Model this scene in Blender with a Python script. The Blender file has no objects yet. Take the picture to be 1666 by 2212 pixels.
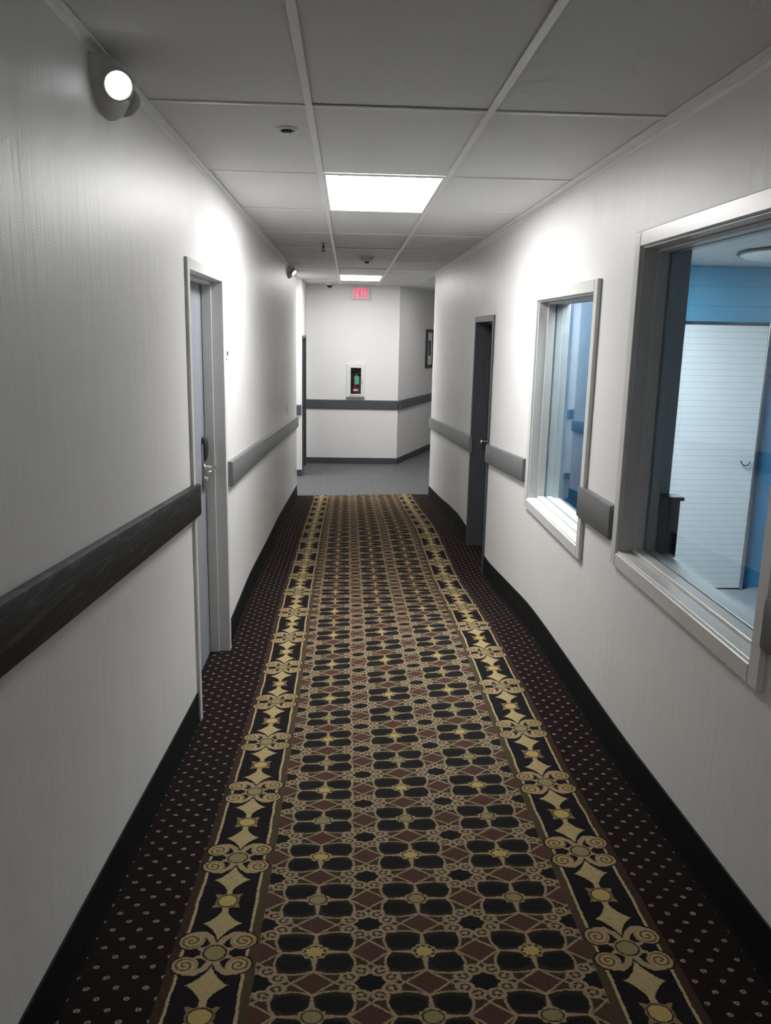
import bpy, bmesh, math, random
import numpy as np
from mathutils import Vector, Matrix

random.seed(7)
SC = bpy.context.scene
COL = SC.collection
ZC = 1.55                      # eye height: heights below are measured from the eye

# ------------------------------------------------------------------ camera
F_PX, PITCH, YAW, ROLL = 1783.4, 0.2153, 0.0483, 0.0203
W_PX, H_PX = 1666, 2212
cp, sp, cy_, sy_, cr, sr = (math.cos(PITCH), math.sin(PITCH), math.cos(YAW), math.sin(YAW),
                            math.cos(ROLL), math.sin(ROLL))
fwd = Vector((sy_*cp, cy_*cp, -sp)); rgt = Vector((cy_, -sy_, 0)); up = rgt.cross(fwd)
r2 = cr*rgt + sr*up; u2 = -sr*rgt + cr*up
cam_d = bpy.data.cameras.new('camera'); cam = bpy.data.objects.new('camera', cam_d); COL.objects.link(cam)
cam_d.sensor_fit = 'VERTICAL'; cam_d.sensor_height = 24.0; cam_d.lens = F_PX/H_PX*24.0
cam_d.clip_start = 0.02
M = Matrix(((r2.x, u2.x, -fwd.x, 0), (r2.y, u2.y, -fwd.y, 0), (r2.z, u2.z, -fwd.z, ZC), (0, 0, 0, 1)))
cam.matrix_world = M
SC.camera = cam

# ------------------------------------------------------------------ measures (metres)
XL, XR = -0.687, 1.112          # corridor walls
H = 0.725                       # ceiling above the eye
G0 = -0.139                     # first long ceiling tee
Y0, TL = 2.983, 1.22            # first cross tee, tile length
YN = -4.0                       # wall behind
YE = 11.2                       # end of the carpet and of the corridor
ZLOB = -2.204                   # lobby floor

# ------------------------------------------------------------------ node helpers
class N:
    """a tiny expression builder over Math nodes"""
    tree = None
    def __init__(s, sock): s.s = sock
    @staticmethod
    def op(kind, *a, clamp=False):
        n = N.tree.nodes.new('ShaderNodeMath'); n.operation = kind; n.use_clamp = clamp
        for i, v in enumerate(a):
            if isinstance(v, N): N.tree.links.new(v.s, n.inputs[i])
            else: n.inputs[i].default_value = float(v)
        return N(n.outputs[0])
    def __add__(s, o): return N.op('ADD', s, o)
    def __radd__(s, o): return N.op('ADD', o, s)
    def __sub__(s, o): return N.op('SUBTRACT', s, o)
    def __rsub__(s, o): return N.op('SUBTRACT', o, s)
    def __mul__(s, o): return N.op('MULTIPLY', s, o)
    def __rmul__(s, o): return N.op('MULTIPLY', o, s)
    def __truediv__(s, o): return N.op('DIVIDE', s, o)
    def abs(s): return N.op('ABSOLUTE', s)
    def frac(s): return N.op('FRACT', s)
    def sqrt(s): return N.op('SQRT', s)
    def pow(s, p): return N.op('POWER', s, p)
    def lt(s, o): return N.op('LESS_THAN', s, o)
    def gt(s, o): return N.op('GREATER_THAN', s, o)
    def min(s, o): return N.op('MINIMUM', s, o)
    def max(s, o): return N.op('MAXIMUM', s, o)
    def clamp(s): return N.op('ADD', s, 0.0, clamp=True)
    def edge(s, lim, w):          # 1 where s < lim, soft over w
        return N.op('MULTIPLY_ADD', s*(-1.0/w), 1.0, lim/w + 0.5, clamp=True)

def hyp(x, y): return (x*x + y*y).sqrt()
def seg(x, y, ax, ay, bx, by):    # distance to a segment
    dx, dy = bx-ax, by-ay; L2 = dx*dx + dy*dy
    px, py = x-ax, y-ay
    t = N.op('ADD', (px*dx + py*dy)*(1.0/L2), 0.0, clamp=True)
    return hyp(px - t*dx, py - t*dy)

def mix(fac, a, b):
    t = N.tree; n = t.nodes.new('ShaderNodeMix'); n.data_type = 'RGBA'
    for i, v in ((0, fac), (6, a), (7, b)):
        if isinstance(v, N): t.links.new(v.s, n.inputs[i])
        elif hasattr(v, 'is_output'): t.links.new(v, n.inputs[i])
        elif i == 0: n.inputs[0].default_value = v
        else: n.inputs[i].default_value = (*v, 1)
    return n.outputs[2]

def sr2(c):                        # 0-255 sRGB to linear
    o = []
    for v in c:
        v /= 255.0
        o.append(v/12.92 if v <= .04045 else ((v+.055)/1.055)**2.4)
    return tuple(o)

MATS = {}
def new_mat(name):
    m = bpy.data.materials.new(name); m.use_nodes = True
    b = m.node_tree.nodes['Principled BSDF']
    return m, m.node_tree, b

def coords(t, scale=(1, 1, 1), space='Object'):
    tc = t.nodes.new('ShaderNodeTexCoord'); mp = t.nodes.new('ShaderNodeMapping')
    mp.inputs['Scale'].default_value = scale
    t.links.new(tc.outputs[space], mp.inputs[0]); return mp.outputs[0]

def noise(t, vec, scale, detail=3, rough=.55):
    n = t.nodes.new('ShaderNodeTexNoise'); n.inputs['Scale'].default_value = scale
    n.inputs['Detail'].default_value = detail; n.inputs['Roughness'].default_value = rough
    t.links.new(vec, n.inputs['Vector']); return n.outputs['Fac']

def bump(t, b, h, strength, dist=0.002):
    n = t.nodes.new('ShaderNodeBump'); n.inputs['Strength'].default_value = strength
    n.inputs['Distance'].default_value = dist
    t.links.new(h.s if isinstance(h, N) else h, n.inputs['Height'])
    prev = b.inputs['Normal'].links
    if prev: t.links.new(prev[0].from_socket, n.inputs['Normal'])
    t.links.new(n.outputs[0], b.inputs['Normal'])

def paint(name, col, rough=.5, var=.04, bs=None, spec=.5, metal=0.0):
    """painted or plastic surface: base colour with a faint mottling, optional fine bump (scale, strength)"""
    if name in MATS: return MATS[name]
    m, t, b = new_mat(name)
    v = coords(t); f = noise(t, v, 9.0)
    r = t.nodes.new('ShaderNodeValToRGB')
    r.color_ramp.elements[0].position = .3; r.color_ramp.elements[1].position = .7
    r.color_ramp.elements[0].color = (*[c*(1-var) for c in col], 1)
    r.color_ramp.elements[1].color = (*[min(1, c*(1+var)) for c in col], 1)
    t.links.new(f, r.inputs[0]); t.links.new(r.outputs[0], b.inputs['Base Color'])
    b.inputs['Roughness'].default_value = rough; b.inputs['Specular IOR Level'].default_value = spec
    b.inputs['Metallic'].default_value = metal
    if bs: bump(t, b, noise(t, v, bs[0], 2), bs[1], bs[2] if len(bs) > 2 else .001)
    MATS[name] = m; return m

def emit(name, col, strength):
    m, t, b = new_mat(name)
    v = coords(t); f = noise(t, v, 40.0)
    b.inputs['Base Color'].default_value = (*col, 1)
    b.inputs['Emission Color'].default_value = (*col, 1)
    N.tree = t
    s = N(f)*0.06*strength + 0.97*strength
    t.links.new(s.s, b.inputs['Emission Strength'])
    return m

def wall_mat():
    m, t, b = new_mat('wall_paint')
    v = coords(t)
    f = noise(t, v, 3.0)
    r = t.nodes.new('ShaderNodeValToRGB')
    r.color_ramp.elements[0].color = (.70, .695, .685, 1); r.color_ramp.elements[1].color = (.76, .755, .745, 1)
    t.links.new(f, r.inputs[0]); t.links.new(r.outputs[0], b.inputs['Base Color'])
    b.inputs['Roughness'].default_value = .42; b.inputs['Specular IOR Level'].default_value = .45
    bump(t, b, noise(t, coords(t, (1, 3.2, .35)), 2.2, 4, .6), .35, .012)     # roller runs down the wall
    bump(t, b, noise(t, v, 220, 3), .30, .0016)                              # orange-peel
    return m

def carpet_mat():
    m, t, b = new_mat('patterned_carpet')
    N.tree = t
    tc = t.nodes.new('ShaderNodeTexCoord'); sx = t.nodes.new('ShaderNodeSeparateXYZ')
    t.links.new(tc.outputs['Object'], sx.inputs[0])
    # pile wobble, so that the drawn lines are as ragged as tufts
    nz = t.nodes.new('ShaderNodeTexNoise'); nz.inputs['Scale'].default_value = 130; nz.inputs['Detail'].default_value = 2
    t.links.new(tc.outputs['Object'], nz.inputs['Vector'])
    sn = t.nodes.new('ShaderNodeSeparateXYZ'); t.links.new(nz.outputs['Color'], sn.inputs[0])
    nz2 = t.nodes.new('ShaderNodeTexNoise'); nz2.inputs['Scale'].default_value = 9; nz2.inputs['Detail'].default_value = 1
    t.links.new(tc.outputs['Object'], nz2.inputs['Vector'])
    sn2 = t.nodes.new('ShaderNodeSeparateXYZ'); t.links.new(nz2.outputs['Color'], sn2.inputs[0])
    X = N(sx.outputs[0]) + (N(sn.outputs[0])-.5)*.008 + (N(sn2.outputs[0])-.5)*.012
    Y = N(sx.outputs[1]) + (N(sn.outputs[1])-.5)*.008 + (N(sn2.outputs[1])-.5)*.012
    streak = noise(t, coords(t, (14, 260, 1)), 1.0, 2)
    TAN, MAR, BLK = (.29, .21, .115), (.068, .035, .026), (.0095, .0095, .0115)
    OLV, YEL, BEI, BRN = (.042, .030, .017), (.37, .27, .10), (.215, .185, .088), (.085, .058, .033)
    GOLD, BRK = (.41, .31, .145), (.017, .0105, .009)
    dark = mix(N(streak)*1.0, (.0055, .005, .0052), (.020, .0185, .018))
    # ---------------- field
    PX, PY, XC, YC = .2955, .2385, .2225, 2.172
    U = (X - XC)*(1/PX); Vv = (Y - YC)*(1/PY)
    ux = ((U + .5).frac() - .5); vy = ((Vv + .5).frac() - .5)
    fu, fv = ux.abs(), vy.abs()
    odd = ((Vv + .5)*.5).frac().gt(.5)
    s = fu.max(fv); tt = fu.min(fv)
    a = .5 - s; bq = tt                                   # across / along the motif
    leaf = (a + (.055 - (bq - .19).abs()*.29).max(.0)).edge(.190, .012)*bq.edge(.30, .02)
    diam = (a*(1/.185) + bq*(1/.19)).edge(1.0, .05)
    ca, cb = a-.084, bq-.315
    rr = hyp(ca, cb*.95)
    curl = rr.edge(.080, .012)
    ring = (rr-.066).abs().edge(.0165, .012)
    dot = hyp(ca+.004, cb-.006).edge(.025, .014)
    hook = seg(a, bq, .088, .325, .125, .30).edge(.011, .008)
    l1 = seg(a, bq, .190, .0, .0, .195).edge(.0118, .010)
    l2 = seg(a, bq, .0, .195, .075, .275).edge(.0118, .010)
    l3 = seg(a, bq, .200, .0, .150, .10).min(seg(a, bq, .150, .10, .135, .20)).min(seg(a, bq, .135, .20, .152, .29)).edge(.0118, .010)
    l4 = seg(a, bq, .0, .345, .03, .36).edge(.013, .010)
    stem = bq.edge(.013, .010)*s.lt(.32)
    stem2 = (bq - (.31 - s)*.10).abs().edge(.009, .008)*s.lt(.32)
    lines = ring.max(dot).max(hook).max(l1).max(l2).max(l3).max(l4).max(stem).max(stem2)
    ov = ((fu-.195).abs()*(1/.152)).pow(2.1) + ((fv-.180).abs()*(1/.122)).pow(2.1)
    sq = (.5-fu).max(.5-fv)
    c = mix(ov.edge(1.0, .25).max(sq.edge(.150, .04)), (.026, .020, .014), dark)
    c = mix(leaf, c, OLV)
    c = mix(diam, c, MAR)
    c = mix(curl, c, (.034, .022, .014))
    c = mix(lines, c, mix(N(nz.outputs[0]), (.185, .128, .080), (.345, .265, .165)))
    rd = hyp(ux*1.0, vy*.98)
    ang = N.op('ARCTAN2', vy, ux)
    scal = N.op('SINE', ang*9.0)*.010
    c = mix((rd + scal).edge(.118, .014), c, TAN)
    c = mix(rd.edge(.097, .010), c, BLK)
    disc = mix(odd, BEI, YEL)
    c = mix((rd + scal*odd).edge(.082, .012), c, disc)
    field = c
    # ---------------- border bands
    XA, XB = -.343, .788
    sideR = X.gt(.22)
    bx = X - (sideR*(XB-XA) + XA)
    ox = bx*(sideR*2.0 - 1.0)                             # + towards the wall
    q = bx.abs()
    w = (((Y - 1.937)*(1/.4775) + .5).frac() - .5).abs()*.4775
    g = mix(N(streak), (.005, .0045, .006), (.019, .014, .015))
    d = w - .128
    ast = ((q*(1/.060)).pow(.72) + (d.abs()*(1/.085)).pow(.72))
    g = mix(ast.edge(1.10, .06), g, BLK)
    leafc = mix(N(noise(t, coords(t, (1, 1, 1)), 70, 3)), (.24, .175, .08), (.43, .345, .18))
    g = mix(ast.edge(.97, .05), g, leafc)
    g = mix((q.edge(.009, .003))*w.gt(.17), g, leafc)
    # star
    ds = w - .23875
    rs = hyp(q, ds)
    as_ = N.op('ARCTAN2', ds.abs(), q)
    spike = rs - .018*(1.0 - (as_ - .70).abs()*(1/.28)).max(0.0)
    g = mix(spike.edge(.036, .004), g, (.20, .14, .07))
    g = mix(rs.edge(.0315, .003), g, BLK)
    g = mix(rs.edge(.0275, .003), g, YEL)
    # rosette
    arm = seg(q, w, .004, .026, .020, .062).min(seg(q, w, .020, .062, .042, .082)).min(seg(q, w, .042, .082, .066, .080))
    g = mix(arm.edge(.0145, .003), g, BLK)
    sxq, swq = q - .070, w - .050
    rsp = hyp(sxq, swq)
    g = mix(rsp.edge(.0385, .003), g, BLK)
    g = mix(arm.edge(.0095, .003), g, TAN)
    tha = N.op('ARCTAN2', swq, sxq)
    spir = ((rsp*(1/.0155)) + tha*(1/6.28318)).frac()
    g = mix(rsp.edge(.0345, .003), g, TAN)
    g = mix(rsp.edge(.0285, .003), g, mix((spir - .5).abs().edge(.22, .15), (.33, .25, .12), (.10, .068, .035)))
    r0 = hyp(q, w)
    sp4 = r0 - .020*(1.0 - (N.op('ARCTAN2', w, q) - .38).abs()*(1/.22)).max(0.0)
    g = mix(sp4.edge(.038, .004), g, TAN)
    g = mix(r0.edge(.033, .003), g, BLK)
    g = mix(r0.edge(.028, .003), g, BEI)
    # rails of the band and brown bands
    orn = rsp.edge(.040, .002)
    lin = (q - .0865).abs().edge(.0042, .002)*(1.0 - orn)
    brn_in = (ox + .1035).abs().edge(.0125, .002)
    brn_out = (ox - .1035).abs().edge(.0125, .002)
    # ---------------- dotted margin
    PXd, PYd = .0745, .0395
    row = (Y - 1.766)*(1/PYd)
    odr = (row*.5 + .25).frac().gt(.5)
    du = (((X + .606)*(1/PXd) + odr*.5 + .5).frac() - .5)*PXd
    dv = ((row + .5).frac() - .5)*PYd
    rdot = hyp(du, dv*1.15)
    mg = mix(N(streak), (.0055, .0038, .0040), (.0195, .0125, .0125))
    mg = mix(rdot.edge(.0078, .003), mg, (.27, .20, .155))
    mg = mix(rdot.edge(.0032, .002), mg, (.06, .035, .028))
    # ---------------- assemble
    inband = q.edge(.0865, .001)
    out = mix(ox.gt(.0865), field, mg)
    out = mix(brn_in*(1.0-orn), out, (.062, .044, .024))
    out = mix(brn_out, out, (.040, .024, .016))
    out = mix(inband.max(orn), out, g)
    out = mix(lin, out, (.34, .265, .15))
    pile = noise(t, tc.outputs['Object'], 420, 2)
    fin = t.nodes.new('ShaderNodeMix'); fin.data_type = 'RGBA'; fin.blend_type = 'MULTIPLY'
    fin.inputs[0].default_value = 1.0
    t.links.new(out, fin.inputs[6])
    gr = N(pile)*1.1 + .45
    cb_ = t.nodes.new('ShaderNodeCombineColor')
    for i in range(3): t.links.new(gr.s, cb_.inputs[i])
    t.links.new(cb_.outputs[0], fin.inputs[7])
    t.links.new(fin.outputs[2], b.inputs['Base Color'])
    b.inputs['Roughness'].default_value = 1.0; b.inputs['Specular IOR Level'].default_value = .08
    bump(t, b, pile, .5, .004)
    return m

def wood_mat(name, dark, light, rough):
    m, t, b = new_mat(name)
    N.tree = t
    v = coords(t, (1.0, .55, 5.5))
    n1 = noise(t, v, 1.6, 2, .5)
    wv = (N(n1)*11.0).frac()
    g = 1.0 - (wv - .5).abs()*2.0
    fine = noise(t, coords(t, (30, 5, 160)), 1.0, 3)
    f = (g.pow(6.0)*.75 + (N(fine)-.42)*.6).clamp()
    t.links.new(mix(f, dark, light), b.inputs['Base Color'])
    b.inputs['Roughness'].default_value = rough
    bump(t, b, f, .12, .001)
    return m

def plank_mat():
    m, t, b = new_mat('grey_vinyl_plank')
    N.tree = t
    tc = t.nodes.new('ShaderNodeTexCoord'); sx = t.nodes.new('ShaderNodeSeparateXYZ')
    t.links.new(tc.outputs['Object'], sx.inputs[0])
    X, Y = N(sx.outputs[0]), N(sx.outputs[1])
    f = noise(t, coords(t, (22, 2.4, 1)), 1.0, 5, .6)
    c = mix(f, (.045, .047, .050), (.115, .118, .122))
    k = ((X*(1/.15)).frac()-.5).abs().gt(.488)
    c = mix(k*.5, c, (.05, .052, .054))
    t.links.new(c, b.inputs['Base Color']); b.inputs['Roughness'].default_value = .55
    return m

def tile_mat():
    m, t, b = new_mat('ceiling_tile')
    v = coords(t)
    f = noise(t, v, 60, 4)
    r = t.nodes.new('ShaderNodeValToRGB')
    r.color_ramp.elements[0].color = (.70, .70, .695, 1); r.color_ramp.elements[1].color = (.76, .76, .755, 1)
    t.links.new(f, r.inputs[0]); t.links.new(r.outputs[0], b.inputs['Base Color'])
    b.inputs['Roughness'].default_value = .85; b.inputs['Specular IOR Level'].default_value = .2
    bump(t, b, noise(t, v, 300, 2), .3, .001)
    return m

def mosaic_mat():
    m, t, b = new_mat('white_ribbed_panel')
    N.tree = t
    tc = t.nodes.new('ShaderNodeTexCoord'); sx = t.nodes.new('ShaderNodeSeparateXYZ')
    t.links.new(tc.outputs['Object'], sx.inputs[0])
    X, Z = N(sx.outputs[0]), N(sx.outputs[2])
    k1 = ((Z*(1/.046)).frac()-.5).abs().gt(.44)
    k2 = ((X*(1/.026)).frac()-.5).abs().gt(.44)*.35
    k = k1.max(k2)
    c = mix(k*.55, (.72, .74, .75), (.42, .46, .49))
    t.links.new(c, b.inputs['Base Color']); b.inputs['Roughness'].default_value = .45
    bump(t, b, (k*-1.0+1.0), .2, .002)
    return m

def block_mat():
    m, t, b = new_mat('blue_painted_boards')
    N.tree = t
    tc = t.nodes.new('ShaderNodeTexCoord'); sx = t.nodes.new('ShaderNodeSeparateXYZ')
    t.links.new(tc.outputs['Object'], sx.inputs[0])
    Z = N(sx.outputs[2])
    k = (((Z+.045)*(1/.138)).frac()-.5).abs().gt(.475)
    f = noise(t, coords(t, (2, 1, 40)), 1.0, 3)
    c = mix(f, (.095, .30, .46), (.125, .36, .53))
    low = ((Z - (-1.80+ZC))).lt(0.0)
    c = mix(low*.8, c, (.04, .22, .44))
    c = mix(k*.5, c, (.04, .16, .30))
    t.links.new(c, b.inputs['Base Color']); b.inputs['Roughness'].default_value = .5
    return m

def glass_mat(name, refl):
    m, t, b = new_mat(name)
    t.nodes.remove(b)
    out = t.nodes['Material Output']
    N.tree = t
    # same Fresnel reflectance on both faces of the thin pane (the node inverts the index on back faces)
    ge = t.nodes.new('ShaderNodeNewGeometry')
    fr = t.nodes.new('ShaderNodeFresnel')
    ior = N(ge.outputs['Backfacing'])*(1/1.52 - 1.52) + 1.52
    ior2 = N(ge.outputs['Backfacing'])*0.0 + ior
    t.links.new(ior2.s, fr.inputs['IOR'])
    R = N(fr.outputs[0])*refl
    tr = t.nodes.new('ShaderNodeBsdfTransparent')
    nf = noise(t, coords(t), 2.0)
    tcol = mix(N(nf), (.90, .955, .975), (.91, .965, .985))
    t.links.new(tcol, tr.inputs[0])
    gl = t.nodes.new('ShaderNodeBsdfGlossy'); gl.inputs['Roughness'].default_value = 0.0
    gl.inputs['Color'].default_value = (.86, .94, 1, 1)
    mx = t.nodes.new('ShaderNodeMixShader')
    t.links.new(R.s, mx.inputs[0]); t.links.new(tr.outputs[0], mx.inputs[1]); t.links.new(gl.outputs[0], mx.inputs[2])
    t.links.new(mx.outputs[0], out.inputs[0])
    return m

M_WALL = wall_mat(); M_CARPET = carpet_mat(); M_TILE = tile_mat(); M_PLANK = plank_mat()
M_GRID = paint('grid_metal', (.86, .86, .85), .35, .02)
M_TRIM = paint('gloss_trim_paint', (.60, .595, .58), .32, .02, (60, .05))
M_JAMB = paint('frame_paint', (.50, .50, .49), .38, .02, (60, .05))
M_GREYF = paint('light_grey_frame', (.60, .60, .59), .35, .02, (60, .05))
M_DKGREY = paint('dark_grey_paint', (.050, .055, .062), .4, .04, (80, .05))
M_DOOR = paint('slate_door_paint', (.235, .25, .28), .42, .03, (70, .06))
M_RAIL = paint('grey_rail_paint', (.125, .13, .133), .38, .05, (90, .08))
M_RAILD = wood_mat('dark_stained_wood', (.0035, .0042, .0046), (.060, .064, .066), .5)
M_RAILD.node_tree.nodes['Principled BSDF'].inputs['Specular IOR Level'].default_value = .2
M_BASE = paint('black_vinyl', (.0075, .008, .009), .6, .1, spec=.12)
M_BASEG = paint('grey_vinyl', (.050, .055, .06), .5, .05)
M_WHITE = paint('white_plastic', (.68, .68, .67), .4, .02)
M_CREAM = paint('off_white_plastic', (.50, .50, .48), .45, .02)
M_BLACK = paint('black_plastic', (.012, .012, .013), .35, .05)
M_STEEL = paint('brushed_steel', (.52, .51, .49), .28, .04, metal=1.0)
M_CHROME = paint('chrome', (.75, .75, .75), .12, .02, metal=1.0)
M_BROWN = paint('dark_brown_wood', (.035, .014, .012), .4, .2, (120, .05))
M_RED = paint('red_enamel', (.22, .012, .025), .3, .05)
M_GREEN = paint('green_card', (.12, .50, .33), .6, .04)
M_PAPER = paint('white_paper', (.72, .72, .70), .7, .03)
M_REDL = emit('red_lit_letters', (1.0, .05, .13), 1.15)
M_LENS = emit('lamp_lens_white', (.96, .97, 1.0), 3.2)
M_LED = emit('lit_diffuser', (1.0, .993, .982), 29.0)
M_COOL = emit('cool_lit_diffuser', (.90, .965, 1.0), 40.0)
M_GLASS = glass_mat('pale_blue_glass', 1.0); M_GLASSW = glass_mat('large_pane_glass', .55)
M_BLUE = block_mat(); M_MOSAIC = mosaic_mat()
M_DEEP = paint('deep_blue_wall', (.004, .048, .10), .5, .05)  # darker blue for the wall piece beyond the farther window
M_RFLOOR = paint('grey_tile_floor', (.26, .28, .29), .5, .08, (25, .1))
M_RCEIL = paint('room_ceiling_paint', (.52, .54, .55), .8, .03)

# ------------------------------------------------------------------ mesh helpers
class MB:
    def __init__(s): s.bm = bmesh.new()
    def box(s, x0, x1, y0, y1, z0, z1, bev=0, seg=1):
        t = bmesh.new()
        vs = [t.verts.new((x, y, z)) for x in (x0, x1) for y in (y0, y1) for z in (z0, z1)]
        for f in ((0, 1, 3, 2), (4, 6, 7, 5), (0, 4, 5, 1), (2, 3, 7, 6), (0, 2, 6, 4), (1, 5, 7, 3)):
            t.faces.new([vs[i] for i in f])
        bmesh.ops.recalc_face_normals(t, faces=t.faces)
        if bev: bmesh.ops.bevel(t, geom=list(t.edges), offset=bev, segments=seg, affect='EDGES', profile=.5)
        s._merge(t); return s
    def _merge(s, t):
        me = bpy.data.meshes.new('tmp'); t.to_mesh(me); t.free(); s.bm.from_mesh(me); bpy.data.meshes.remove(me)
    def loft(s, rings, close=True, caps=True):
        """rings: lists of points with the same count; a skin between them"""
        vr = [[s.bm.verts.new(p) for p in r] for r in rings]
        n = len(rings[0])
        for i in range(len(vr)-1):
            for j in range(n if close else n-1):
                k = (j+1) % n
                s.bm.faces.new((vr[i][j], vr[i][k], vr[i+1][k], vr[i+1][j]))
        if caps and close:
            s.bm.faces.new(vr[0][::-1]); s.bm.faces.new(vr[-1])
        return s
    def lathe(s, prof, org, axis=(0, 0, 1), seg=32, sx=1.0, sy=1.0):
        """prof: (radius, height) pairs along axis from org"""
        ax = Vector(axis).normalized()
        a = ax.orthogonal().normalized() if abs(ax.z) < .9 else Vector((1, 0, 0))
        b = ax.cross(a)
        rings = []
        for r, h in prof:
            r = max(r, 1e-5)
            rings.append([Vector(org) + ax*h + a*(math.cos(2*math.pi*k/seg)*r*sx) + b*(math.sin(2*math.pi*k/seg)*r*sy) for k in range(seg)])
        return s.loft(rings)
    def tube(s, pts, r, seg=12):
        pts = [Vector(p) for p in pts]; rings = []
        prev = None
        for i, p in enumerate(pts):
            d = (pts[min(i+1, len(pts)-1)] - pts[max(i-1, 0)]).normalized()
            a = d.orthogonal().normalized() if prev is None else (prev - d*prev.dot(d)).normalized()
            prev = a; b = d.cross(a)
            rr = r[i] if isinstance(r, (list, tuple)) else r
            rings.append([p + a*math.cos(2*math.pi*k/seg)*rr + b*math.sin(2*math.pi*k/seg)*rr for k in range(seg)])
        return s.loft(rings)
    def poly(s, pts): s.bm.faces.new([s.bm.verts.new(p) for p in pts]); return s
    def prism(s, pts, vec):
        v = Vector(vec); return s.loft([[Vector(p) for p in pts], [Vector(p)+v for p in pts]])
    def build(s, name, mat, parent=None, origin=None, smooth=True, up=True):
        bmesh.ops.recalc_face_normals(s.bm, faces=s.bm.faces)
        me = bpy.data.meshes.new(name)
        o = Vector(origin) if origin is not None else Vector((0, 0, 0))
        bmesh.ops.translate(s.bm, verts=s.bm.verts, vec=-o)
        s.bm.to_mesh(me); s.bm.free()
        if smooth:
            me.shade_smooth(); me.set_sharp_from_angle(angle=math.radians(32))
        me.materials.append(mat)
        ob = bpy.data.objects.new(name, me); COL.objects.link(ob)
        if parent is not None: ob.parent = parent
        base = Vector((0, 0, ZC)) if (up and parent is None) else Vector((0, 0, 0))
        ob.location = o + base
        return ob

def tag(o, label=None, cat=None, group=None, kind=None):
    for k, v in (('label', label), ('category', cat), ('group', group), ('kind', kind)):
        if v: o[k] = v
    return o
def thing(name, loc, label, cat, group=None, kind=None, rz=0.0):
    o = bpy.data.objects.new(name, None); COL.objects.link(o)
    o.empty_display_size = .05
    o.location = (loc[0], loc[1], loc[2] + ZC); o.rotation_euler = (0, 0, rz)
    return tag(o, label, cat, group, kind)
def copy_tree(o, parent=None):
    c = o.copy(); COL.objects.link(c)
    if parent is not None: c.parent = parent
    for ch in list(o.children): copy_tree(ch, c)
    return c
def struct(mb, name, mat, label=None, cat=None, **k):
    return tag(mb.build(name, mat, **k), label, cat, kind='structure')

# ------------------------------------------------------------------ floor heights on either side of the ramp
LB = [(-4.2, -1.02), (0, -1.315), (1.54, -1.454), (2.18, -1.519), (3.0, -1.605), (3.66, -1.667), (4.3, -1.700), (4.97, -1.703),
      (5.7, -1.705), (6.2, -1.735), (7.1, -1.792), (8.08, -1.835), (9.4, -1.94), (11.2, -2.085)]
RB = [(-4.2, -1.12), (0, -1.365), (1.82, -1.494), (2.3, -1.521), (2.96, -1.558), (3.72, -1.574), (4.4, -1.585), (4.77, -1.600), (5.2, -1.644),
      (6.2, -1.745), (6.7, -1.750), (7.29, -1.745), (8.0, -1.757), (8.6, -1.81), (9.66, -1.92), (11.2, -2.05)]
YS = np.arange(-4.1, 11.2001, .1)
def smooth_prof(tab):
    yy = np.arange(-6, 13, .05)
    z = np.interp(yy, [p[0] for p in tab], [p[1] for p in tab])
    k = np.exp(-.5*(np.arange(-8, 9)/3.2)**2); k /= k.sum()
    z2 = np.convolve(np.pad(z, 8, mode='edge'), k, 'valid')
    return yy, z2
_l, _r = smooth_prof(LB), smooth_prof(RB)
BH = .150
def btL(y): return float(np.interp(y, *_l))
def btR(y): return float(np.interp(y, *_r))
def flo(x, y):
    f = (x-XL)/(XR-XL); f = f*f*(3-2*f) if 0 < f < 1 else (0 if f <= 0 else 1)
    return (btL(y)*(1-f) + btR(y)*f) - BH

# ------------------------------------------------------------------ floors
mb = MB(); nx = 18
xs = [XL-.14 + (XR-XL+.28)*i/nx for i in range(nx+1)]
grid = [[mb.bm.verts.new((x, y, flo(x, y))) for x in xs] for y in YS]
for i in range(len(YS)-1):
    for j in range(nx): mb.bm.faces.new((grid[i][j], grid[i][j+1], grid[i+1][j+1], grid[i+1][j]))
struct(mb, 'floor', M_CARPET, 'patterned brown and gold carpet running down the sloping corridor', 'floor')
mb = MB()
xs2 = [-3.2, -1.6, XL-.14] + [XL-.14 + (XR-XL+.28)*i/nx for i in range(1, nx+1)] + [2.2, 4.0]
rows = [(11.2, None), (11.35, ZLOB), (17.2, ZLOB)]
gv = [[mb.bm.verts.new((x, y, flo(x, 11.2)-.004 if z is None else z)) for x in xs2] for y, z in rows]
for i in range(2):
    for j in range(len(xs2)-1): mb.bm.faces.new((gv[i][j], gv[i][j+1], gv[i+1][j+1], gv[i+1][j]))
struct(mb, 'floor_lobby', M_PLANK, 'grey wood-look floor of the lobby beyond the carpet', 'floor')

# ------------------------------------------------------------------ walls
ZB = -2.6; ZT = H + .25
def wall_side(name, x0, x1, ya, yb, holes, mat, label):
    """slab between x0 and x1 with rectangular openings (ya, yb, z0, z1)"""
    mb = MB(); y = ya
    for (h0, h1, z0, z1) in sorted(holes):
        if h0 > y: mb.box(x0, x1, y, h0, ZB, ZT)
        if z0 > ZB: mb.box(x0, x1, h0, h1, ZB, z0)
        mb.box(x0, x1, h0, h1, z1, ZT); y = h1
    if yb > y: mb.box(x0, x1, y, yb, ZB, ZT)
    return struct(mb, name, mat, label, 'wall', smooth=False)
DL = (3.665, 4.605, ZB, .245)            # left door opening
DR = (6.42, 7.285, ZB, .095)             # right door opening
W2 = (2.05, 3.205, -.865, .335)          # near window opening
W1 = (3.765, 4.905, -.985, .195)         # far window opening
wall_side('wall_left', XL-.16, XL, YN, YE, [DL], M_WALL, 'white corridor wall with the key card door')
wall_side('wall_right', XR, XR+.17, YN, 10.98, [W2, W1, DR], M_WALL, 'white corridor wall with two windows')
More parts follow.
